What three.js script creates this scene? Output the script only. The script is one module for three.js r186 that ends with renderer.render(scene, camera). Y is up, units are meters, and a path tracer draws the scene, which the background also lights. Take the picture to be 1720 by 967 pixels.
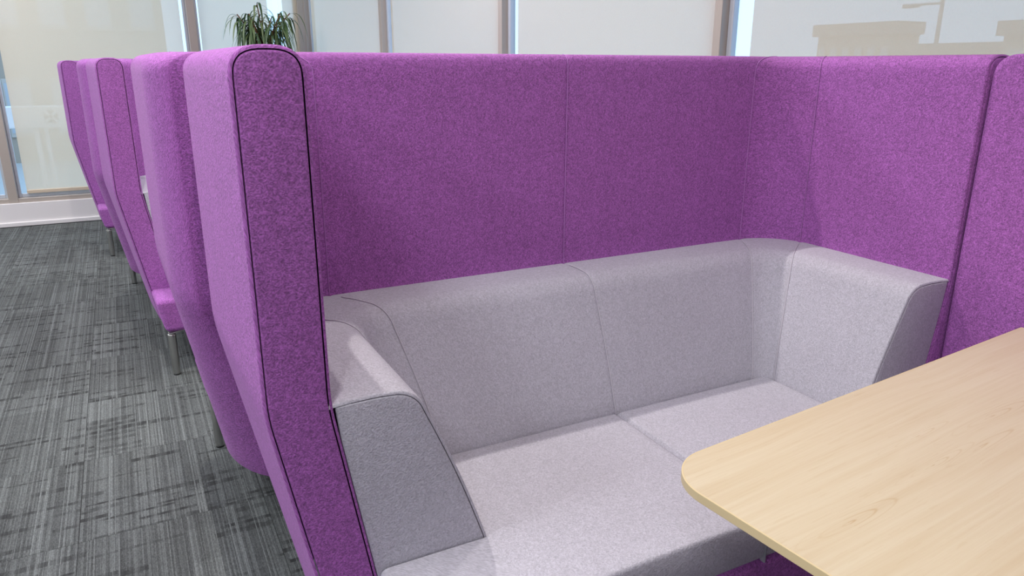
import * as THREE from 'three';
import { RoundedBoxGeometry } from 'three/addons/geometries/RoundedBoxGeometry.js';
import { RectAreaLightUniformsLib } from 'three/addons/lights/RectAreaLightUniformsLib.js';
import { mergeGeometries, toCreasedNormals } from 'three/addons/utils/BufferGeometryUtils.js';

RectAreaLightUniformsLib.init();
const scene = new THREE.Scene();
// ---------------------------------------------------------------- camera
const camera = new THREE.PerspectiveCamera(2 * Math.atan(483.5 / 1235.1) * 180 / Math.PI, 1720 / 967, 0.05, 200);
{
  const yaw = 0.4805, pit = 0.2940, rol = 0.0018;
  const F = new THREE.Vector3(Math.sin(yaw) * Math.cos(pit), -Math.sin(pit), -Math.cos(yaw) * Math.cos(pit));
  const R0 = new THREE.Vector3(Math.cos(yaw), 0, Math.sin(yaw));
  const U0 = new THREE.Vector3().crossVectors(R0, F);
  const U = U0.clone().multiplyScalar(Math.cos(rol)).addScaledVector(R0, -Math.sin(rol));
  camera.position.set(-0.2404, 1.2771, 1.6659);
  camera.up.copy(U);
  camera.lookAt(camera.position.clone().add(F));
}
scene.add(camera);
// ---------------------------------------------------------------- sky, exposure
scene.background = new THREE.Color().setRGB(0.4, 0.66, 1.0);
scene.backgroundIntensity = 1.65;
const renderer = new THREE.WebGLRenderer({ antialias: true });
renderer.toneMapping = THREE.LinearToneMapping;
renderer.toneMappingExposure = 1.36;
renderer.shadowMap.enabled = true;
const PANEL_POWER = 21, SPOT_POWER = 3.2;
const CEIL = 2.9;

// ---------------------------------------------------------------- helpers
let seed = 12345;
const rnd = () => { seed = (seed * 1664525 + 1013904223) >>> 0; return seed / 4294967296; };
const rr = (a, b) => a + (b - a) * rnd();
const lerp = (a, b, t) => a + (b - a) * t;
const clamp = (v, a, b) => Math.min(b, Math.max(a, v));
const taken = {};
function numbered(n) { const k = taken[n] = (taken[n] ?? -1) + 1; return k ? `${n}_${String(k).padStart(3, '0')}` : n; }
function mesh(name, geo, mat, parent) {
  const m = new THREE.Mesh(geo, mat); m.name = parent ? name : numbered(name);
  m.castShadow = m.receiveShadow = true; (parent || scene).add(m); return m;
}
function tag(o, label, category, group, kind) {
  o.userData.label = label; o.userData.category = category;
  if (group) o.userData.group = group; if (kind) o.userData.kind = kind; return o;
}
function thing(name, label, category, pos = [0, 0, 0], turn = 0, group) {
  const o = new THREE.Group(); o.name = numbered(name); o.position.set(...pos); o.rotation.y = turn; scene.add(o);
  return tag(o, label, category, group);
}
function struct(name, geo, mat) { const m = mesh(name, geo, mat); m.userData.kind = 'structure'; return m; }
const box = (x0, x1, y0, y1, z0, z1) => new THREE.BoxGeometry(x1 - x0, y1 - y0, z1 - z0).translate((x0 + x1) / 2, (y0 + y1) / 2, (z0 + z1) / 2);
const rbox = (x0, x1, y0, y1, z0, z1, r = 0.004, s = 2) => new RoundedBoxGeometry(x1 - x0, y1 - y0, z1 - z0, s, r).translate((x0 + x1) / 2, (y0 + y1) / 2, (z0 + z1) / 2);
function boxUV(g, ox = 0, oy = 0) {          // uv in metres from the dominant direction of each face
  g = g.index ? g.toNonIndexed() : g;
  const p = g.attributes.position, n = g.attributes.normal, uv = new Float32Array(p.count * 2);
  for (let i = 0; i < p.count; i += 3) {
    let nx = 0, ny = 0, nz = 0;
    for (let k = 0; k < 3; k++) { nx += Math.abs(n.getX(i + k)); ny += Math.abs(n.getY(i + k)); nz += Math.abs(n.getZ(i + k)); }
    for (let k = 0; k < 3; k++) {
      const x = p.getX(i + k), y = p.getY(i + k), z = p.getZ(i + k);
      const [a, b] = ny >= nx && ny >= nz ? [x, z] : nx >= nz ? [z, y] : [x, y];
      uv[(i + k) * 2] = a + ox; uv[(i + k) * 2 + 1] = b + oy;
    }
  }
  g.setAttribute('uv', new THREE.BufferAttribute(uv, 2)); return g;
}
function dataTex(w, h, fn, srgb, rx = 1, ry = 1) {
  const d = new Uint8Array(w * h * 4);
  for (let y = 0; y < h; y++) for (let x = 0; x < w; x++) {
    const c = fn(x, y), i = (y * w + x) * 4;
    d[i] = clamp(c[0], 0, 255); d[i + 1] = clamp(c[1], 0, 255); d[i + 2] = clamp(c[2], 0, 255); d[i + 3] = 255;
  }
  const t = new THREE.DataTexture(d, w, h); t.wrapS = t.wrapT = THREE.RepeatWrapping;
  t.magFilter = THREE.LinearFilter; t.minFilter = THREE.LinearMipmapLinearFilter; t.generateMipmaps = true;
  if (srgb) t.colorSpace = THREE.SRGBColorSpace; t.repeat.set(rx, ry); t.needsUpdate = true; return t;
}
// periodic value noise on an n x n lattice
function lattice(n) { const a = new Float32Array(n * n); for (let i = 0; i < a.length; i++) a[i] = rnd(); return a; }
function vnoise(a, n, x, y) {
  const xi = Math.floor(x), yi = Math.floor(y), fx = x - xi, fy = y - yi;
  const sx = fx * fx * (3 - 2 * fx), sy = fy * fy * (3 - 2 * fy), m = v => ((v % n) + n) % n;
  const g = (i, j) => a[m(j) * n + m(i)];
  return lerp(lerp(g(xi, yi), g(xi + 1, yi), sx), lerp(g(xi, yi + 1), g(xi + 1, yi + 1), sx), sy);
}
// ---------------------------------------------------------------- materials
const WOOL = 512, WOOLM = 0.4;                    // wool felt texture, 0.4 m wide
const woolH = new Float32Array(WOOL * WOOL);
{
  const l1 = lattice(256), l2 = lattice(128), l3 = lattice(32), l4 = lattice(8);
  for (let y = 0; y < WOOL; y++) for (let x = 0; x < WOOL; x++) {
    const wx = x + 3 * vnoise(l3, 32, x / 16, y / 16), wy = y + 3 * vnoise(l3, 32, y / 16 + 7, x / 16 + 3);
    woolH[y * WOOL + x] = 0.6 * vnoise(l1, 256, wx / 2, wy / 2) + 0.32 * vnoise(l2, 128, wx / 4, wy / 4) + 0.05 * vnoise(l3, 32, x / 16, y / 16) + 0.03 * vnoise(l4, 8, x / 64, y / 64);
  }
}
const woolBump = dataTex(WOOL, WOOL, (x, y) => { const v = 255 * woolH[y * WOOL + x]; return [v, v, v]; }, false, 1 / WOOLM, 1 / WOOLM);
function wool(rgb, contrast, sheenRGB, sheen) {
  const map = dataTex(WOOL, WOOL, (x, y) => {
    const v = 1 + contrast * (woolH[y * WOOL + x] - 0.5) * 2;
    return [rgb[0] * v, rgb[1] * v, rgb[2] * v];
  }, true, 1 / WOOLM, 1 / WOOLM);
  return new THREE.MeshPhysicalMaterial({ map, bumpMap: woolBump, bumpScale: 0.0009, roughness: 0.95, sheen, sheenColor: new THREE.Color(...sheenRGB), sheenRoughness: 0.6, side: THREE.DoubleSide });
}
const M = {};
M.purple = wool([156, 92, 164], 0.3, [0.7, 0.48, 0.74], 0.3);
M.grey = wool([182, 180, 189], 0.13, [0.8, 0.8, 0.86], 0.2);
M.purpleThread = new THREE.MeshStandardMaterial({ color: 0x643472, roughness: 0.9 });
M.greyThread = new THREE.MeshStandardMaterial({ color: 0x59575c, roughness: 0.9 });
M.purpleSeam = new THREE.MeshStandardMaterial({ color: 0xa970b2, roughness: 0.9 });
M.greySeam = new THREE.MeshStandardMaterial({ color: 0xc6c2ca, roughness: 0.9 });
M.chrome = new THREE.MeshStandardMaterial({ color: 0xc4c4c0, metalness: 1, roughness: 0.28 });
M.black = new THREE.MeshStandardMaterial({ color: 0x151417, roughness: 0.8 });
M.white = new THREE.MeshStandardMaterial({ color: 0xf2efec, roughness: 0.6 });
M.wall = new THREE.MeshStandardMaterial({ color: 0xe6e2de, roughness: 0.9 });
M.ceiling = new THREE.MeshStandardMaterial({ color: 0xf0efec, roughness: 0.95 });
M.alu = new THREE.MeshStandardMaterial({ color: 0xb8aea3, metalness: 0.1, roughness: 0.45 });
M.aluPale = new THREE.MeshStandardMaterial({ color: 0xc9cfd6, metalness: 0.2, roughness: 0.4 });
M.glass = new THREE.MeshPhysicalMaterial({ color: 0xffffff, transmission: 1, thickness: 0, roughness: 0.0, ior: 1.5 });
const weave = dataTex(256, 256, (x, y) => { const v = 236 + 12 * ((x >> 1) % 2 ? 1 : -1) * ((y >> 1) % 2 ? 1 : -1) * 0.4 + 10 * (rnd() - 0.5); return [v * 1.08, v * 0.955, v * 0.81]; }, true, 1 / 0.3, 1 / 0.3);
M.blind = new THREE.MeshPhysicalMaterial({ map: weave, transmission: 0.7, thickness: 0, roughness: 1, transparent: true, opacity: 0.88, side: THREE.DoubleSide });
M.blindBar = new THREE.MeshStandardMaterial({ color: 0xd9c9b0, roughness: 0.6 });
// carpet: fine lengthwise cords with short crosswise bars, 2 m of it
const CP = 2048;
{
  const cord = new Float32Array(CP), px = new Float32Array(CP * CP);
  const segs = lattice(64), fine = lattice(128);
  for (let x = 0; x < CP; x++) cord[x] = 0;
  const groups = []; let x0 = 0;
  while (x0 < CP) { const w = 2 + Math.floor(rnd() * 4); groups.push([x0, Math.min(CP, x0 + w), rnd()]); x0 += w; }
  for (const [a, b, v] of groups) for (let x = a; x < b; x++) cord[x] = x === a ? v * 0.5 : v;
  const bars = new Float32Array(CP * CP);
  for (let k = 0; k < 290; k++) {
    const bw = Math.floor(rr(70, 280)), bh = Math.floor(rr(9, 26)), bx = Math.floor(rnd() * CP), by = Math.floor(rnd() * CP), s = rr(0.25, 0.72);
    for (let j = 0; j < bh; j++) for (let i = 0; i < bw; i++) {
      const xx = (bx + i) % CP, yy = (by + j) % CP; if (cord[xx] > 0.9) continue;
      const q = yy * CP + xx; bars[q] = Math.max(bars[q], s * (0.65 + 0.35 * Math.sin(i * 0.12 + k)));
    }
  }
  // broad columns whose shade changes with length
  const blk = []; for (let x = 0; x < CP;) { const w = Math.floor(rr(24, 130)); blk.push([x, Math.min(CP, x + w)]); x += w; }
  const shade = new Float32Array(CP * CP);
  for (const [a, b] of blk) { let y = 0; while (y < CP) { const h = Math.floor(rr(120, 600)), s = rr(-0.035, 0.035); for (let j = y; j < Math.min(CP, y + h); j++) for (let x = a; x < b; x++) shade[j * CP + x] = s; y += h; } }
  const f = (x, y) => {
    const q = y * CP + x, n = vnoise(fine, 128, x / 1.5, y / 5), n2 = vnoise(segs, 64, x / 40, y / 40);
    let v = 0.272 + 0.17 * (cord[x] - 0.4) * (0.7 + 0.6 * n2) + 0.14 * (n - 0.5) + shade[q];
    v *= 1 - bars[q]; return clamp(v + 0.1, 0.06, 1);
  };
  M.carpetMap = dataTex(CP, CP, (x, y) => { const v = f(x, y); return [228 * v, 238 * v, 234 * v]; }, true, 0.5, 0.5);
  M.carpet = new THREE.MeshStandardMaterial({ map: M.carpetMap, bumpMap: M.carpetMap, bumpScale: 0.0012, roughness: 1 });
}
// maple laminate, 1.2 x 0.8 m
{
  const W = 1536, Hh = 1024, a = lattice(64), b = lattice(128), c = lattice(256);
  const eyes = []; for (let k = 0; k < 16; k++) eyes.push([rr(0, W), rr(0, Hh), rr(90, 240), rr(10, 26), rr(2, 4)]);
  const f = (x, y) => {
    const warp = 14 * vnoise(a, 64, x / 220, y / 60);
    let g = 0.5 * vnoise(b, 128, x / 300, (y + warp) / 7) + 0.3 * vnoise(c, 256, x / 90, (y + warp) / 2.2) + 0.2 * vnoise(a, 64, x / 420, y / 40 + 9);
    let ring = 0;
    for (const [ex, ey, lx, ly, nr] of eyes) {
      const dx = (x - ex) / lx, dy = (y + warp * 0.7 - ey) / ly, r = Math.sqrt(dx * dx + dy * dy);
      if (r < 1.05) { const s = Math.sin(r * nr * Math.PI * 2); ring = Math.max(ring, (dx < 0 ? 0.35 : 1) * Math.max(0, s) ** 6 * (1 - r * 0.7)); }
    }
    const fleck = vnoise(c, 256, x / 60 + 31, y / 3.2) > 0.86 ? 0.1 : 0;
    const broad = vnoise(a, 64, x / 900 + 3, y / 110 + 5);
    const t = clamp(0.4 * (g - 0.5) + 0.62 * ring + fleck + 0.3 * (broad - 0.5), -0.4, 0.7);
    return [202 - 28 * t, 186 - 42 * t, 155 - 54 * t];
  };
  M.maple = new THREE.MeshPhysicalMaterial({ map: dataTex(W, Hh, f, true, 1 / 1.2, 1 / 0.8), roughness: 0.42, clearcoat: 0.15, clearcoatRoughness: 0.4 });
  M.mapleEdge = new THREE.MeshStandardMaterial({ color: 0xd2bf94, roughness: 0.4 });
}

// ================================================================= the room
const WZ = -5.53, CX = 1.37, PHI = 0.13;          // far window wall, its right-hand corner, lean of the side window wall
// floor slab with carpet tiles
const floor = struct('floor', boxUV(box(-7, 5, -0.2, -0.006, WZ - 0.15, 6.6)), M.carpet);
for (let i = 0; i < 12; i++) for (let j = 0; j < 17; j++) {
  const x = -3 + i * 0.5, z = -5.45 + j * 0.5;
  if (x > CX + 0.13 * (z - WZ) + 0.1) continue;
  mesh('carpet_tile', boxUV(rbox(x + 0.0004, x + 0.4996, -0.006, 0, z + 0.0004, z + 0.4996, 0.0012, 1), Math.floor(rnd() * 4) * 0.5 - x, Math.floor(rnd() * 4) * 0.5 - z), M.carpet, floor);
}
struct('ceiling', box(-7, 5, CEIL, CEIL + 0.2, WZ - 0.15, 6.6), M.ceiling);

struct('wall_rear', box(-7, 5, 0, CEIL, 6.4, 6.6), M.wall);

// a run of window bays along local +x from its origin; the room lies on local +z
function windowRun(n, origin, turn, posts, blinds, plinthH, mw = 0.033, mz = 0.035) {
  const root = new THREE.Group(); root.name = `window_${n}`; root.userData.kind = 'structure';
  root.position.set(...origin); root.rotation.y = turn; scene.add(root);
  const a = posts[0], b = posts[posts.length - 1];
  mesh('plinth', rbox(a, b, 0, plinthH, -0.1, 0.05, 0.004), M.white, root);
  mesh('plinth_bead', rbox(a, b, 0, 0.036, 0.045, 0.064, 0.006), M.white, root);
  mesh('sill_rail', rbox(a, b, plinthH, plinthH + 0.035, -0.1, 0.03, 0.003), M.alu, root);
  mesh('head_rail', rbox(a, b, CEIL - 0.18, CEIL, -0.1, 0.03, 0.003), M.alu, root);
  for (const p of posts) mesh('mullion', rbox(p - mw, p + mw, plinthH, CEIL - 0.1, -0.085, mz, 0.003), M.alu, root);
  for (let k = 0; k + 1 < posts.length; k++) {
    const p = posts[k] + mw, q = posts[k + 1] - mw, y0 = plinthH + 0.035, y1 = CEIL - 0.18;
    const fr = mesh('window_frame', mergeGeometries([rbox(p, p + 0.024, y0, y1, -0.065, -0.03), rbox(q - 0.024, q, y0, y1, -0.065, -0.03), rbox(p + 0.024, q - 0.024, y0, y0 + 0.03, -0.065, -0.03), rbox(p + 0.024, q - 0.024, y1 - 0.03, y1, -0.065, -0.03)]), M.aluPale, root);
    mesh('pane', box(p + 0.02, q - 0.02, y0 + 0.02, y1 - 0.02, -0.05, -0.044), M.glass, fr);
  }
  blinds.forEach(([x0, x1, label]) => {
    const bl = thing('roller_blind', label, 'blind', origin, turn, 'roller blinds on the windows');
    mesh('fabric', boxUV(new THREE.PlaneGeometry(x1 - x0, CEIL - 0.2 - plinthH - 0.09).translate((x0 + x1) / 2, (CEIL - 0.2 + plinthH + 0.09) / 2, 0)), M.blind, bl);
    mesh('bottom_bar', rbox(x0, x1, plinthH + 0.068, plinthH + 0.096, -0.008, 0.008, 0.004), M.blindBar, bl);
    mesh('roller_tube', new THREE.CylinderGeometry(0.025, 0.025, x1 - x0, 20).rotateZ(Math.PI / 2).translate((x0 + x1) / 2, CEIL - 0.21, 0), M.white, bl);
  });
  return root;
}
windowRun(1, [0, 0, WZ], 0, [-5.6, -4.1, -2.6, -1.1, 0.41, CX - 0.03],
  [[-5.5, -4.2, 'pale roller blind over the far window, two bays beyond the white canopy beam'], [-4.0, -2.7, 'pale roller blind over the far window, one bay beyond the white canopy beam'], [-2.5, -1.21, 'pale roller blind ending beside the pale window mullion with the catch'], [-1.0, 0.325, 'wide pale roller blind with a white canopy beam showing faintly through it'], [0.475, 1.05, 'pale roller blind directly behind the left half of the plant'], [1.18, 1.32, 'narrow pale roller blind between the plant and the corner post']], 0.19);
{
  const pp = [0.02]; for (let k = 1; k < 8; k++) pp.push(0.02 + 1.59 * k);
  const names = ['pale roller blind, first from the corner post behind the plant', 'pale roller blind, second from the corner post behind the plant', 'pale roller blind, third from the corner post behind the plant', 'pale roller blind showing faint rooftops and a lamp post through it'];
  const bl = []; for (let k = 0; k < 7; k++) bl.push([pp[k] + 0.165, pp[k + 1] - 0.021, names[k] || 'pale roller blind past the rooftops one, on the windows beside the table']);
  windowRun(2, [CX, 0, WZ], PHI - Math.PI / 2, pp, bl, 0.19, 0.02, 0.012);
}

{
  const pp = [], bl = []; for (let k = 0; k < 9; k++) pp.push(0.02 + 1.49 * k);
  for (let k = 0; k < 8; k++) bl.push([pp[k] + 0.08, pp[k + 1] - 0.08, 'pale roller blind on the unseen windows across the open floor']);
  windowRun(3, [-5.2, 0, 6.4], Math.PI / 2, pp, bl, 0.19);  // unseen window run, placed to light the aisle sides of the sofas
}

// ================================================================= ceiling lamps, all out of view
function unseenLedPanel(x, z, label) {  // out of view; soft light for the aisle, sofa sides and tops
  const t = thing('unseen_panel_light', label, 'ceiling light', [x, CEIL, z], 0, 'unseen square panel lights in the ceiling');
  mesh('frame', mergeGeometries([rbox(-0.31, 0.31, -0.012, 0, -0.31, -0.29, 0.002, 1), rbox(-0.31, 0.31, -0.012, 0, 0.29, 0.31, 0.002, 1), rbox(-0.31, -0.29, -0.012, 0, -0.29, 0.29, 0.002, 1), rbox(0.29, 0.31, -0.012, 0, -0.29, 0.29, 0.002, 1)]), M.white, t);
  mesh('diffuser', box(-0.29, 0.29, -0.006, -0.001, -0.29, 0.29), M.lampFace, t);
  const l = new THREE.RectAreaLight(0xf6f6ff, PANEL_POWER, 0.58, 0.58); l.position.set(0, -0.02, 0); l.rotation.x = -Math.PI / 2; t.add(l);
}
function downlight(x, z, label, k = 1) {
  const t = thing('downlight', label, 'ceiling light', [x, CEIL, z], 0, 'round downlights in the ceiling');
  mesh('trim_ring', new THREE.TorusGeometry(0.05, 0.009, 10, 32).rotateX(Math.PI / 2), M.white, t);
  mesh('lens', new THREE.CylinderGeometry(0.045, 0.045, 0.006, 24).translate(0, -0.003, 0), M.lampFace, t);
  const l = new THREE.SpotLight(0xfff8f2, SPOT_POWER * k, 0, 1.15, 0.6, 2); l.position.set(0, -0.03, 0); l.target.position.set(0, -2, 0);
  l.castShadow = true; l.shadow.radius = 0.7; l.shadow.mapSize.set(1024, 1024); t.add(l, l.target);
}
M.lampFace = new THREE.MeshStandardMaterial({ color: 0xffffff, emissive: 0xfafaff, emissiveIntensity: 1.5 });
const where = ['beside the far windows', 'beside the middle booths', 'beside the booth with the table'];
[-4.7, -1.9, 0.5].forEach((z, i) => unseenLedPanel(-1.35, z, `unseen square panel light over the carpet aisle ${where[i]}`));
[-4.7, -1.9, 0.7].forEach((z, i) => unseenLedPanel(-2.9, z, `unseen square panel light over the open floor, ${where[i]}`));
unseenLedPanel(-1.35, 2.9, 'added fill panel light over the aisle behind the booth across the table'); unseenLedPanel(-2.9, 2.9, 'added fill panel light over the open floor behind the booth across the table');  // added as frontal fill for the arm fronts and wing ends
unseenLedPanel(0.9, -2.2, 'unseen square panel light right above the middle booth sofas');
downlight(-0.29, -0.57, 'round downlight in the ceiling over the booth end by the aisle', 1.6);
downlight(-0.11, 0.75, 'round downlight in the ceiling over the end of the near booth wing', 0.7);
downlight(-0.6, 1.84, 'round downlight in the ceiling over the aisle beside the table', 0.45);
downlight(1.1, -0.57, 'round downlight in the ceiling over the back of the booth');
downlight(1.25, 1.05, 'unseen round downlight in the ceiling over the table', 0.6);  // out of view, placed to light the table top
downlight(-0.4, -3.3, 'unseen round downlight in the ceiling over the far booths');  // out of view, placed to light the far booths

// ================================================================= sofas with high screens
const SF = { Wo: 0.8795, Wi: 0.777, Bi: 0.055, Ri: 0.15, Ro: 0.2, zf: 0.635, H: 1.3035, kink: 0.765, k: 0.165 };
const tp = y => { const d = SF.kink - y, s = 0.03; return SF.k * (d < -s ? 0 : d > s ? d : (d + s) * (d + s) / (4 * s)); };
// columns: arrays of points; gives a smooth grid that can be cut into panels sharing edge normals
function grid(cols) {
  const nc = cols.length, nr = cols[0].length, pos = [], uv = [], idx = [];
  let u = 0;
  for (let i = 0; i < nc; i++) {
    if (i) { let s = 0; for (let j = 0; j < nr; j++) s += cols[i][j].distanceTo(cols[i - 1][j]); u += s / nr; }
    let v = 0;
    for (let j = 0; j < nr; j++) { if (j) v += cols[i][j].distanceTo(cols[i][j - 1]); const p = cols[i][j]; pos.push(p.x, p.y, p.z); uv.push(u, v); }
  }
  for (let i = 0; i + 1 < nc; i++) for (let j = 0; j + 1 < nr; j++) { const a = i * nr + j, b = a + 1, c = a + nr, d = c + 1; idx.push(a, c, b, b, c, d); }
  const g = new THREE.BufferGeometry();
  g.setAttribute('position', new THREE.Float32BufferAttribute(pos, 3)); g.setAttribute('uv', new THREE.Float32BufferAttribute(uv, 2)); g.setIndex(idx);
  g.computeVertexNormals(); g.userData = { nr };
  return g;
}
function flip(g) { const a = g.index.array; for (let i = 0; i < a.length; i += 3) { const t = a[i]; a[i] = a[i + 1]; a[i + 1] = t; } g.computeVertexNormals(); return g; }
function cut(g, c0, c1) {
  const nr = g.userData.nr, o = new THREE.BufferGeometry();
  for (const [n, k] of [['position', 3], ['normal', 3], ['uv', 2]]) o.setAttribute(n, new THREE.Float32BufferAttribute(g.attributes[n].array.slice(c0 * nr * k, (c1 + 1) * nr * k), k));
  const idx = [], src = g.index.array, per = (nr - 1) * 6;
  for (let i = c0 * per; i < c1 * per; i++) idx.push(src[i] - c0 * nr);
  o.setIndex(idx); return o;
}
// plan path of the U: list of stations {side, part, t, pin, pout}
function stations(seamIn, seamOut) {
  const st = [];
  const half = s => {
    const L = [];
    for (const [t, p] of [[0, 0.005], [0.0015, 0.0028], [0.005, 0.0006], [0.01, 0], [0.014, 0], [0.03, 0], [0.25, 0], [0.5, 0], [0.75, 0], [0.93, 0]]) L.push({ s, part: 'wing', t, pin: p, pout: p });
    const N = 30; for (let i = 0; i <= N; i++) L.push({ s, part: 'arc', t: i / N, pin: 0, pout: 0 });
    for (const t of [0.12, 0.4, 0.7, 0.97, 0.985, 0.993]) L.push({ s, part: 'back', t, pin: 0, pout: 0 });
    return L;
  };
  const A = half(-1), B = half(1).reverse(), mid = { s: -1, part: 'back', t: 1, pin: 0, pout: 0, cut: true };
  st.push(...A, mid, ...B);
  for (const q of st) {
    if (q.part === 'arc') for (const [list, key] of [[seamIn, 'pin'], [seamOut, 'pout']]) for (const a of list) {
      const e = Math.abs(q.t - a) * 30; if (e < 0.5) { q[key] = 0.0024; if (key === 'pin') q.cut = true; } else if (e < 1.5) q[key] = Math.max(q[key], 0.0006);
    }
  }
  mid.pin = 0.0024; mid.pout = 0.0024;
  for (const q of st) if (q.part === 'back' && q.t > 0.99 && q !== mid) q.pin = q.pout = 0.0008;
  return st;
}
function screenColumn(q) {
  const { Wo, Wi, Bi, Ri, zf, H } = SF, s = q.s;
  const at = (inner, y) => {
    const o = tp(y) * (inner ? 1 : 1.1), Rx = inner ? Ri - o : 0.045 + 1.2 * o, Rz = inner ? Ri - o : 0.13 + 1.3 * o, B = (inner ? Bi : 0) + o, cz = B + Rz;
    const z = q.part === 'wing' ? lerp(zf, cz, q.t) : cz, W = (inner ? Wi : Wo + 0.03 * (zf - z)) - o, cx = W - Rx;
    if (q.part === 'wing') return new THREE.Vector3(s * W, y, z);
    if (q.part === 'arc') { const a = q.t * Math.PI / 2; return new THREE.Vector3(s * (cx + Rx * Math.cos(a)), y, cz - Rz * Math.sin(a)); }
    return new THREE.Vector3(s * cx * (1 - q.t), y, B);
  };
  const I = at(true, 1), O = at(false, 1), T = I.distanceTo(O), r = Math.min(0.046, T * 0.6), pts = [];
  const dirAt = y => at(false, y).sub(at(true, y)).normalize();
  const hs = [0.2, 0.206, 0.25, 0.345, 0.45, 0.55, 0.65, 0.7, 0.735, 0.75, 0.765, 0.78, 0.795, 0.83, 0.9, 1.0, 1.1, 1.2, H - r];
  for (const y of hs) pts.push(at(true, y).addScaledVector(dirAt(y), q.pin + (y < 0.203 ? 0.008 : 0)));
  const N = 22, dir = dirAt(1.2), e = 2 / 2.7;
  for (let i = 1; i < N; i++) {
    const t = i / N, a = t * Math.PI, c = Math.cos(a), x = T / 2 * (1 - Math.sign(c) * Math.abs(c) ** e), p = lerp(q.pin, q.pout, t);
    pts.push(at(true, 1.2).addScaledVector(dir, x + p * c).setY(H - r + r * Math.sin(a) ** e - p * Math.sin(a)));
  }
  for (const y of [...hs].reverse()) pts.push(at(false, y).addScaledVector(dirAt(y), -(q.pout + (y < 0.203 ? 0.008 : 0))));
  return pts;
}
// depth, height of the padded grey lining measured from the screen's inner face
const padProfile = (() => {
  const p = [[-0.012, 0.762], [0.0, 0.7655], [0.03, 0.768], [0.07, 0.769], [0.1, 0.7675]];
  const cx = 0.1, cy = 0.7075, r = 0.06;
  for (let i = 1; i <= 8; i++) { const a = Math.PI / 2 - i / 8 * 1.27; p.push([cx + r * Math.cos(a), cy + r * Math.sin(a)]); }
  const [x0, y0] = p[p.length - 1];
  for (let i = 1; i <= 8; i++) { const f = i / 8; p.push([lerp(x0, 0.266, f) + 0.005 * Math.sin(Math.PI * f), lerp(y0, 0.443, f)]); }
  p.push([0.268, 0.425], [0.262, 0.40]);
  return p;
})();
function padColumn(q) {
  const { Wi, Bi, zf } = SF, s = q.s, pts = [];
  padProfile.forEach(([d, y], k) => {
    const a = padProfile[Math.max(0, k - 1)], b = padProfile[Math.min(padProfile.length - 1, k + 1)];
    const len = Math.hypot(b[0] - a[0], b[1] - a[1]), nd = -(b[1] - a[1]) / len, ny = (b[0] - a[0]) / len;
    const dd = d - nd * q.pin, yy = y - ny * q.pin;
    const R = lerp(0.15, 0.05, clamp(d / 0.26, 0, 1)), W = Wi - dd, B = Bi + dd, cx = W - R, cz = B + R;
    if (q.part === 'wing') pts.push(new THREE.Vector3(s * W, yy, lerp(zf - 0.002, cz, q.t)));
    else if (q.part === 'arc') { const t = q.t * Math.PI / 2; pts.push(new THREE.Vector3(s * (cx + R * Math.cos(t)), yy, cz - R * Math.sin(t))); }
    else pts.push(new THREE.Vector3(s * cx * (1 - q.t), yy, B));
  });
  return pts;
}
function insetPoly(pts, d) {
  const n = pts.length, area = pts.reduce((s, p, i) => { const q = pts[(i + 1) % n]; return s + p[0] * q[1] - q[0] * p[1]; }, 0), sg = area > 0 ? 1 : -1;
  return pts.map((p, i) => {
    const a = pts[(i + n - 1) % n], b = pts[(i + 1) % n];
    const e1 = [p[0] - a[0], p[1] - a[1]], e2 = [b[0] - p[0], b[1] - p[1]], l1 = Math.hypot(...e1) || 1e-9, l2 = Math.hypot(...e2) || 1e-9;
    const n1 = [-e1[1] / l1 * sg, e1[0] / l1 * sg], n2 = [-e2[1] / l2 * sg, e2[0] / l2 * sg];
    let m = [n1[0] + n2[0], n1[1] + n2[1]]; const lm = Math.hypot(...m) || 1; m = [m[0] / lm, m[1] / lm];
    const c = Math.max(0.5, m[0] * n1[0] + m[1] * n1[1]);
    return [p[0] + m[0] * d / c, p[1] + m[1] * d / c];
  });
}
function frontPanel(poly, z) {                     // upholstered end face with a rolled rim
  const sh = new THREE.Shape(insetPoly(poly, 0.0048).map(p => new THREE.Vector2(...p)));
  const g = new THREE.ExtrudeGeometry(sh, { depth: 0.006, bevelEnabled: true, bevelThickness: 0.003, bevelSize: 0.003, bevelSegments: 3, steps: 1 });
  return boxUV(toCreasedNormals(g.translate(0, 0, z - 0.008), 0.7));
}
const tubeAlong = (pts, r, closed = false) => new THREE.TubeGeometry(new THREE.CatmullRomCurve3(pts, closed, 'catmullrom', 0.2), pts.length * 2, r, 5, closed);
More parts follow.
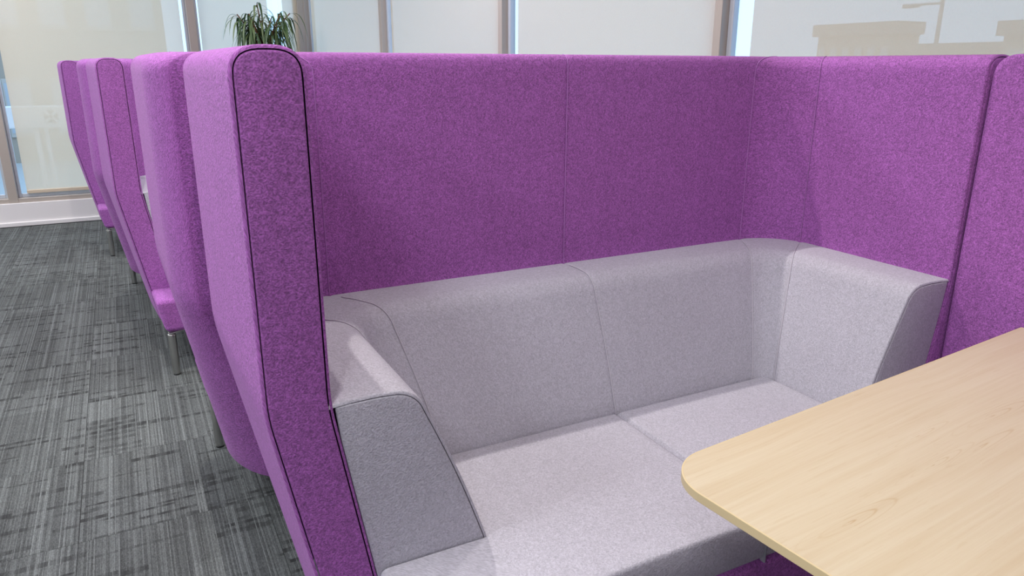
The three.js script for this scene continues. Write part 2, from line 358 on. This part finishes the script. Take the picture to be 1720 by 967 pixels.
function seatHalf(s) {                             // T-shaped cushion, half of the bench
  const zb = 0.319, zfr = 0.835, top = 0.441, bot = 0.338, zs = [], us = [];
  for (const t of [0, 0.004, 0.01, 0.02, 0.05, 0.1, 0.2, 0.3]) zs.push(zb + t);
  zs.push(0.633, 0.637, 0.645, 0.66, 0.7, 0.75, 0.79, 0.812, 0.822, 0.828, 0.832, 0.835);
  for (const x of [0.718, 0.714, 0.708, 0.70, 0.66, 0.6, 0.55, 0.515, 0.513, 0.510, 0.505, 0.498, 0.48, 0.45, 0.38, 0.3, 0.2, 0.1, 0.05, 0.025, 0.012, 0.006, 0.002, 0.0008]) us.push(x);
  const xl = z => z < 0.635 ? 0.515 : 0.718 - 0.012 * Math.max(0, (z - 0.8) / 0.035) ** 2;
  const er = (e, r) => e >= r ? 0 : r - Math.sqrt(Math.max(0, r * r - (r - e) * (r - e)));
  const cols = [];
  const col = (ux, low) => {
    const c = [];
    const P = (z, y) => c.push(new THREE.Vector3(s * Math.min(ux, xl(z)), y, z));
    P(zb, bot);
    for (const z of zs) {
      const w = xl(z), x = Math.min(ux, w), e1 = w - x, ec = z - zb, ef = zfr - z;
      const y = top + 0.006 * Math.sin(Math.PI * clamp(x / 0.515, 0, 1)) * Math.min(1, ec / 0.15) - er(e1, 0.016) - er(x, 0.014) - er(ec, 0.016) - er(ef, 0.009);
      P(z, low ? bot : y);
    }
    P(zfr - 0.001, 0.385); P(zfr - 0.006, bot + 0.012); P(zfr - 0.016, bot);
    if (low) for (const v of c) v.y = bot;
    return c;
  };
  cols.push(col(us[0], true)); for (const u of us) cols.push(col(u, false)); cols.push(col(us[us.length - 1], true));
  const g = grid(cols), nr = cols[0].length, k = 17 * nr + 7;
  if (g.attributes.normal.getY(k) < 0) flip(g);
  return toCreasedNormals(g, 1.0);
}
function makeSofa() {
  const root = new THREE.Group();
  // --- purple screen
  const st = stations([5 / 30, 29 / 30], [1]);
  const g = grid(st.map(screenColumn));
  { const mid = Math.floor(st.length / 2), k = mid * g.userData.nr + 14; if (g.attributes.normal.getZ(k) < 0) flip(g); }
  const cuts = [0]; st.forEach((q, i) => { if (q.cut) cuts.push(i); }); cuts.push(st.length - 1);
  const names = ['wing', 'corner_panel', 'back_panel', 'back_panel', 'corner_panel', 'wing'];
  const wings = [];
  for (let i = 0; i + 1 < cuts.length; i++) { const m = mesh(names[i], cut(g, cuts[i], cuts[i + 1]), M.purple, root); if (names[i] === 'wing') wings.push(m); }
  const c0 = screenColumn(st[0]), c1 = screenColumn(st[st.length - 1]);
  [c0, c1].forEach((c, i) => {
    const poly = c.map(p => [p.x, p.y]);
    const fp = mesh('end_panel', frontPanel(poly, SF.zf), M.purple, wings[i]);
    mesh('piping', tubeAlong(insetPoly(poly, 0.0035).slice(2, -2).map(p => new THREE.Vector3(p[0], p[1], SF.zf - 0.0035)), 0.001), M.purpleThread, wings[i]);
  });
  const seamThread = (cols, parent, mat, j0, j1, off) => mesh('seam', tubeAlong(cols.slice(j0, j1).map((p, i) => p.clone()), off), mat, parent);
  st.forEach((q, i) => { if (q.cut) { const c = screenColumn({ ...q, pin: 0.0003, pout: 0.0003 }); seamThread(c, root, M.purpleSeam, 9, 30, 0.0014); } });
  // --- grey lining
  const sp = stations([5 / 30, 29 / 30], []);
  const gp = grid(sp.map(padColumn));
  { const mid = Math.floor(sp.length / 2), k = mid * gp.userData.nr + 16; if (gp.attributes.normal.getZ(k) < 0) flip(gp); }
  const pc = [0]; sp.forEach((q, i) => { if (q.cut) pc.push(i); }); pc.push(sp.length - 1);
  const pn = ['arm', 'corner_cushion', 'backrest', 'backrest', 'corner_cushion', 'arm'], arms = [];
  for (let i = 0; i + 1 < pc.length; i++) { const m = mesh(pn[i], cut(gp, pc[i], pc[i + 1]), M.grey, root); m.userData.label = 'light grey padding'; if (pn[i] === 'arm') arms.push(m); }
  sp.forEach(q => { if (q.cut) seamThread(padColumn({ ...q, pin: 0.0003 }), root, M.greySeam, 2, padProfile.length - 1, 0.0013); });
  [-1, 1].forEach((s, i) => {
    const poly = padProfile.slice(1).map(([d, y]) => [s * (SF.Wi - d), y]);
    for (let k = 0; k <= 6; k++) { const y = lerp(0.40, 0.755, k / 6); poly.push([s * (SF.Wi - Math.max(0.0, tp(y) - 0.005)), y]); }
    const pin = insetPoly(poly, 0.0042);
    mesh('end_panel', frontPanel(pin, SF.zf - 0.002), M.grey, arms[i]);
    mesh('piping', tubeAlong(insetPoly(pin, 0.001).slice(1, padProfile.length - 2).map(p => new THREE.Vector3(p[0], p[1], SF.zf - 0.0032)), 0.0014), M.greyThread, arms[i]);
    mesh('seat_cushion', seatHalf(s), M.grey, root).userData.label = 'light grey seat cushion';
  });
  // --- base
  const lip = new RoundedBoxGeometry(1.576, 0.145, 0.36, 5, 0.022).translate(0, 0.2725, 0.65);
  { const p = lip.attributes.position; for (let i = 0; i < p.count; i++) p.setX(i, p.getX(i) * (1 + (p.getY(i) - 0.2725) * SF.k * 1.1 / 0.788)); }
  mesh('seat_base', boxUV(lip), M.purple, root);
  mesh('underside_board', rbox(-0.66, 0.66, 0.202, 0.23, 0.25, 0.77, 0.003), M.black, root);
  for (const [x, z] of [[-0.755, 0.795], [0.755, 0.795], [-0.6, 0.3], [0.6, 0.3]]) {
    const leg = mesh('leg', new THREE.LatheGeometry([[0, 0.004], [0.0145, 0.004], [0.0155, 0.008], [0.0165, 0.17], [0.0165, 0.182], [0.014, 0.186], [0, 0.186]].map(p => new THREE.Vector2(...p)), 24).translate(x, 0, z), M.chrome, root);
    mesh('glide', new THREE.CylinderGeometry(0.013, 0.0135, 0.005, 20).translate(x, 0.0025, z), M.black, leg);
    const sx = x < 0 ? 1 : -1;
    mesh('bracket', rbox(-0.012, 0.075, -0.004, 0.004, -0.014, 0.014, 0.003).rotateZ(0.2).scale(sx, 1, 1).translate(x, 0.19, z), M.chrome, leg);
  }
  return root;
}
const sofa0 = makeSofa();
function placeSofa(x, z, turn, label) {
  const o = taken.booth_sofa === undefined ? sofa0 : sofa0.clone();
  o.name = numbered('booth_sofa'); o.position.set(x, 0, z); o.rotation.y = turn; scene.add(o);
  o.userData = {}; return tag(o, label, 'sofa', 'high-backed purple booth sofas');
}
placeSofa(0.772, -0.03, 0, 'purple high-backed booth sofa with grey seat facing the wood table');
placeSofa(0.713, -0.092, Math.PI + 0.05, 'purple high-backed booth sofa back to back with the sofa at the table');
placeSofa(0.539, -2.437, 0.06, 'purple high-backed booth sofa, second of the row facing the table side');
placeSofa(0.508, -2.462, Math.PI + 0.06, 'purple high-backed booth sofa turned away, its back against the second sofa of the row');
placeSofa(0.296, -4.875, 0.06, 'purple high-backed booth sofa nearest the far window plinth');

placeSofa(0.86, 2.55, Math.PI, 'purple high-backed booth sofa across the table, out of view, facing the grey seat');  // out of view; placed to shade the booth and bounce purple into it

// ================================================================= linking screen and table
{
  const t = thing('linking_screen', 'purple upholstered screen panel closing the booth beside the table', 'screen', [1.606, 0, 1.156]);
  const sh = new THREE.Shape(), z0 = -0.545 + 0.012, z1 = 0.54 - 0.012, y0 = 0.13 + 0.012, y1 = 1.3035 - 0.012, r = 0.04;
  sh.moveTo(z0 + 0.24, y0); sh.lineTo(z1 - r, y0); sh.quadraticCurveTo(z1, y0, z1, y0 + r); sh.lineTo(z1, y1 - r); sh.quadraticCurveTo(z1, y1, z1 - r, y1); sh.lineTo(z0 + r, y1); sh.quadraticCurveTo(z0, y1, z0, y1 - r); sh.lineTo(z0, 0.4); sh.lineTo(z0 + 0.24, 0.4); sh.lineTo(z0 + 0.24, y0);
  const pg = new THREE.ExtrudeGeometry(sh, { depth: 0.084, bevelEnabled: true, bevelThickness: 0.008, bevelSize: 0.012, bevelSegments: 5, curveSegments: 12 });
  mesh('panel', boxUV(toCreasedNormals(pg.translate(0, 0, -0.042).rotateY(-Math.PI / 2), 0.7)), M.purple, t);
  for (const z of [-0.2, 0.4]) {
    const leg = mesh('leg', new THREE.CylinderGeometry(0.016, 0.015, 0.14, 20).translate(0, 0.074, z), M.chrome, t);
    mesh('glide', new THREE.CylinderGeometry(0.013, 0.0135, 0.005, 20).translate(0, 0.0025, z), M.black, leg);
  }
}
{
  const L = 1.104, Wd = 0.7, th = 0.0135, R = 0.085;
  const t = thing('table', 'pale maple laminate table with rounded corners', 'table', [0.383, 0, 0.9245], 0.0945);
  const rr2 = (i, r0) => { const s = new THREE.Shape(), r = R - i, q = r0 === undefined ? 0.03 : r0, x0 = i, y0 = i, x1 = L - i, y1 = Wd - i; s.moveTo(x0 + r, y0); s.lineTo(x1 - q, y0); s.quadraticCurveTo(x1, y0, x1, y0 + q); s.lineTo(x1, y1 - q); s.quadraticCurveTo(x1, y1, x1 - q, y1); s.lineTo(x0 + r, y1); s.absarc(x0 + r, y1 - r, r, Math.PI / 2, Math.PI, false); s.lineTo(x0, y0 + r); s.absarc(x0 + r, y0 + r, r, Math.PI, Math.PI * 1.5, false); return s; };
  const lay = g => g.rotateX(Math.PI / 2);        // shape y becomes z, depth goes down
  const top = new THREE.ExtrudeGeometry(rr2(0.002, 0.004), { depth: th, bevelEnabled: false, curveSegments: 24 });
  const tt = mesh('table_top', boxUV(lay(top).translate(0, 0.72, 0)), M.maple, t);
  const rim = rr2(0.0008, 0.004); rim.holes.push(rr2(0.002, 0.004));
  const edge = new THREE.ExtrudeGeometry(rim, { depth: th - 0.0016, bevelEnabled: true, bevelThickness: 0.0008, bevelSize: 0.0008, bevelSegments: 2, curveSegments: 24 });
  mesh('edge_band', lay(edge).translate(0, 0.72 - 0.0006, 0), M.mapleEdge, tt);
  mesh('pedestal', new THREE.LatheGeometry([[0.14, 0.705], [0.14, 0.7], [0.036, 0.694], [0.034, 0.04], [0.06, 0.022], [0.28, 0.012], [0.285, 0.006], [0.285, 0.0], [0, 0]].map(p => new THREE.Vector2(...p)), 40).translate(0.62, 0, 0.35), M.chrome, t);
}

// ================================================================= plant
{
  const P = thing('potted_plant', 'green potted plant with long drooping narrow leaves by the window', 'plant', [0.93, 0, -5.14]);
  const leafMat = [0x5b7a45, 0x48653c, 0x7c9160, 0x688460].map(c => new THREE.MeshPhysicalMaterial({ color: c, roughness: 0.45, transmission: 0.15, thickness: 0, side: THREE.DoubleSide }));
  const barkMat = new THREE.MeshStandardMaterial({ color: 0x8a5f42, roughness: 0.9 });
  const pot = mesh('pot', new THREE.LatheGeometry([[0, 0.0], [0.12, 0.0], [0.15, 0.3], [0.158, 0.305], [0.158, 0.33], [0.145, 0.33], [0.14, 0.29], [0, 0.29]].map(p => new THREE.Vector2(...p)), 40), M.white, P);
  mesh('soil', new THREE.CylinderGeometry(0.139, 0.139, 0.01, 30).translate(0, 0.295, 0), new THREE.MeshStandardMaterial({ color: 0x3a2c22, roughness: 1 }), pot);
  const tips = [];
  const stem = (pts, r) => { mesh('stem', tubeAlong(pts.map(p => new THREE.Vector3(...p)), r), barkMat, P); };
  stem([[0.0, 0.29, 0], [0.01, 0.7, 0.01], [-0.01, 1.1, 0], [0.0, 1.32, 0]], 0.014);
  const branches = [];
  for (let k = 0; k < 11; k++) {
    const a = k * 2.4, h0 = 1.22 + 0.02 * k, rad = rr(0.1, 0.32), h1 = rr(1.62, 1.84) - rad * 0.4;
    const e = [Math.cos(a) * rad, h1, Math.sin(a) * rad * 0.5];
    stem([[0, h0, 0], [e[0] * 0.4, lerp(h0, h1, 0.55), e[2] * 0.4], e], 0.005);
    branches.push([h0, e]);
  }
  for (let k = 0; k < 290; k++) {
    const [h0, e] = branches[k % branches.length], f = rr(0.35, 1.02), a = rnd() * 6.283, len = rr(0.17, 0.33), w = rr(0.007, 0.012);
    const b = new THREE.Vector3(e[0] * f, lerp(h0, e[1], f), e[2] * f);
    const out = new THREE.Vector3(Math.cos(a) + e[0] * 3, 0, (Math.sin(a) + e[2] * 3) * 0.6).normalize();
    const side = new THREE.Vector3(-out.z, 0, out.x), pos = [], idx = [], n = 7, lift = rr(0.1, 0.9), up0 = rr(0.01, 0.06);
    for (let i = 0; i <= n; i++) {
      const t = i / n, ww = w * Math.sin(Math.PI * Math.min(1, 0.06 + t * 0.94)) ** 0.7;
      const c = b.clone().addScaledVector(out, len * (0.75 * t - 0.25 * t * t)).add(new THREE.Vector3(0, up0 * Math.sin(t * 2.2) - len * (1.05 - 0.5 * lift) * t * t, 0));
      for (const q of [-1, 0, 1]) { const v = c.clone().addScaledVector(side, q * ww); v.y += q ? 0.25 * ww : 0; pos.push(v.x, v.y, v.z); }
      if (i) for (const q of [0, 1]) { const p0 = (i - 1) * 3 + q; idx.push(p0, p0 + 1, p0 + 3, p0 + 1, p0 + 4, p0 + 3); }
    }
    const g = new THREE.BufferGeometry(); g.setAttribute('position', new THREE.Float32BufferAttribute(pos, 3)); g.setIndex(idx); g.computeVertexNormals();
    mesh('leaf', g, leafMat[k % 4], P);
  }
}

// ================================================================= outside the windows
{
  const pave = new THREE.MeshStandardMaterial({ color: 0xb9b7b3, roughness: 0.9 }), pale = new THREE.MeshStandardMaterial({ color: 0xefefef, roughness: 0.7 });
  const brick = new THREE.MeshStandardMaterial({ color: 0xa89a8a, roughness: 0.9 }), roof = new THREE.MeshStandardMaterial({ color: 0x8f8880, roughness: 0.9 });
  const trim = new THREE.MeshStandardMaterial({ color: 0xbdb3a8, roughness: 0.8 }), pane = new THREE.MeshStandardMaterial({ color: 0xb4b8bc, roughness: 0.3 }), steel = new THREE.MeshStandardMaterial({ color: 0x7f8184, roughness: 0.5 });
  struct('ground', box(-60, 60, -0.6, -0.4, -70, WZ - 0.2), pave); struct('ground', box(-60, -7.05, -0.6, -0.4, WZ - 0.2, 40), pave); struct('ground', box(5.05, 60, -0.6, -0.4, WZ - 0.2, 40), pave);
  const c = thing('canopy', 'white canopy beam on posts outside, with a crossed square emblem', 'canopy', [-1.1, -0.4, -9]);
  mesh('beam', rbox(-2.2, 1.0, 0.95, 1.2, -0.1, 0.1, 0.01), pale, c);
  mesh('post', rbox(-0.08, -0.03, 0, 0.95, -0.03, 0.03, 0.005), pale, c); mesh('post', rbox(0.03, 0.07, 0, 0.95, -0.03, 0.03, 0.005), pale, c);
  const em = mesh('emblem', box(0.06, 0.2, 1.01, 1.15, 0.1, 0.106), steel, c);
  for (const a of [0.785, -0.785]) mesh('emblem_bar', box(-0.09, 0.09, -0.014, 0.014, 0.1, 0.109).rotateZ(a).translate(0.13, 1.08, 0), pale, em);
  const building = (name, label, x, z, w, d, h, turn, rows, cols, mat) => {
    const b = thing(name, label, 'building', [x, -0.4, z], turn);
    mesh('wall', box(-w / 2, w / 2, 0, h, -d, 0), mat, b); mesh('roof', box(-w / 2 - 0.1, w / 2 + 0.1, h, h + 0.25, -d, 0.1), roof, b);
    for (let i = 0; i < cols; i++) for (let j = 0; j < rows; j++) {
      const cw = w / cols, ch = h / rows, f = mesh('window', rbox(-w / 2 + cw * (i + 0.2), -w / 2 + cw * (i + 0.8), ch * (j + 0.25), ch * (j + 0.8), 0, 0.04, 0.01, 1), trim, b);
      mesh('pane', box(-w / 2 + cw * (i + 0.24), -w / 2 + cw * (i + 0.76), ch * (j + 0.29), ch * (j + 0.76), 0.04, 0.046), pane, f);
    }
  };
  building('town_building', 'stone building with pale windows opposite the far windows', -2.1, -14, 5.6, 3, 9, 0, 5, 8, brick);
  building('town_building', 'long low building with a dark roof seen through the side blind', 14, -9.74, 1.9, 0.8, 2.3, -Math.PI / 2, 2, 6, brick);
  building('town_building', 'taller building at the edge of the side blind beyond the lamp post', 14, -5.6, 2.0, 0.8, 2.2, -Math.PI / 2, 2, 4, brick);
  building('town_building', 'low terrace behind the lamp post', 17.5, -8, 10, 1, 1.95, -Math.PI / 2, 2, 9, brick);
  const lp = thing('lamp_post', 'slim street lamp post outside the side window', 'lamp post', [13, -0.4, -7.2]);
  mesh('pole', new THREE.CylinderGeometry(0.03, 0.05, 3.4, 12).translate(0, 1.7, 0), steel, lp);
  mesh('arm', new THREE.CylinderGeometry(0.02, 0.02, 0.6, 8).rotateX(Math.PI / 2).translate(0, 2.75, -0.3), steel, lp);
  mesh('lamp_head', rbox(-0.06, 0.06, 2.7, 2.77, -0.75, -0.45, 0.02), steel, lp);
}
renderer.render(scene, camera);
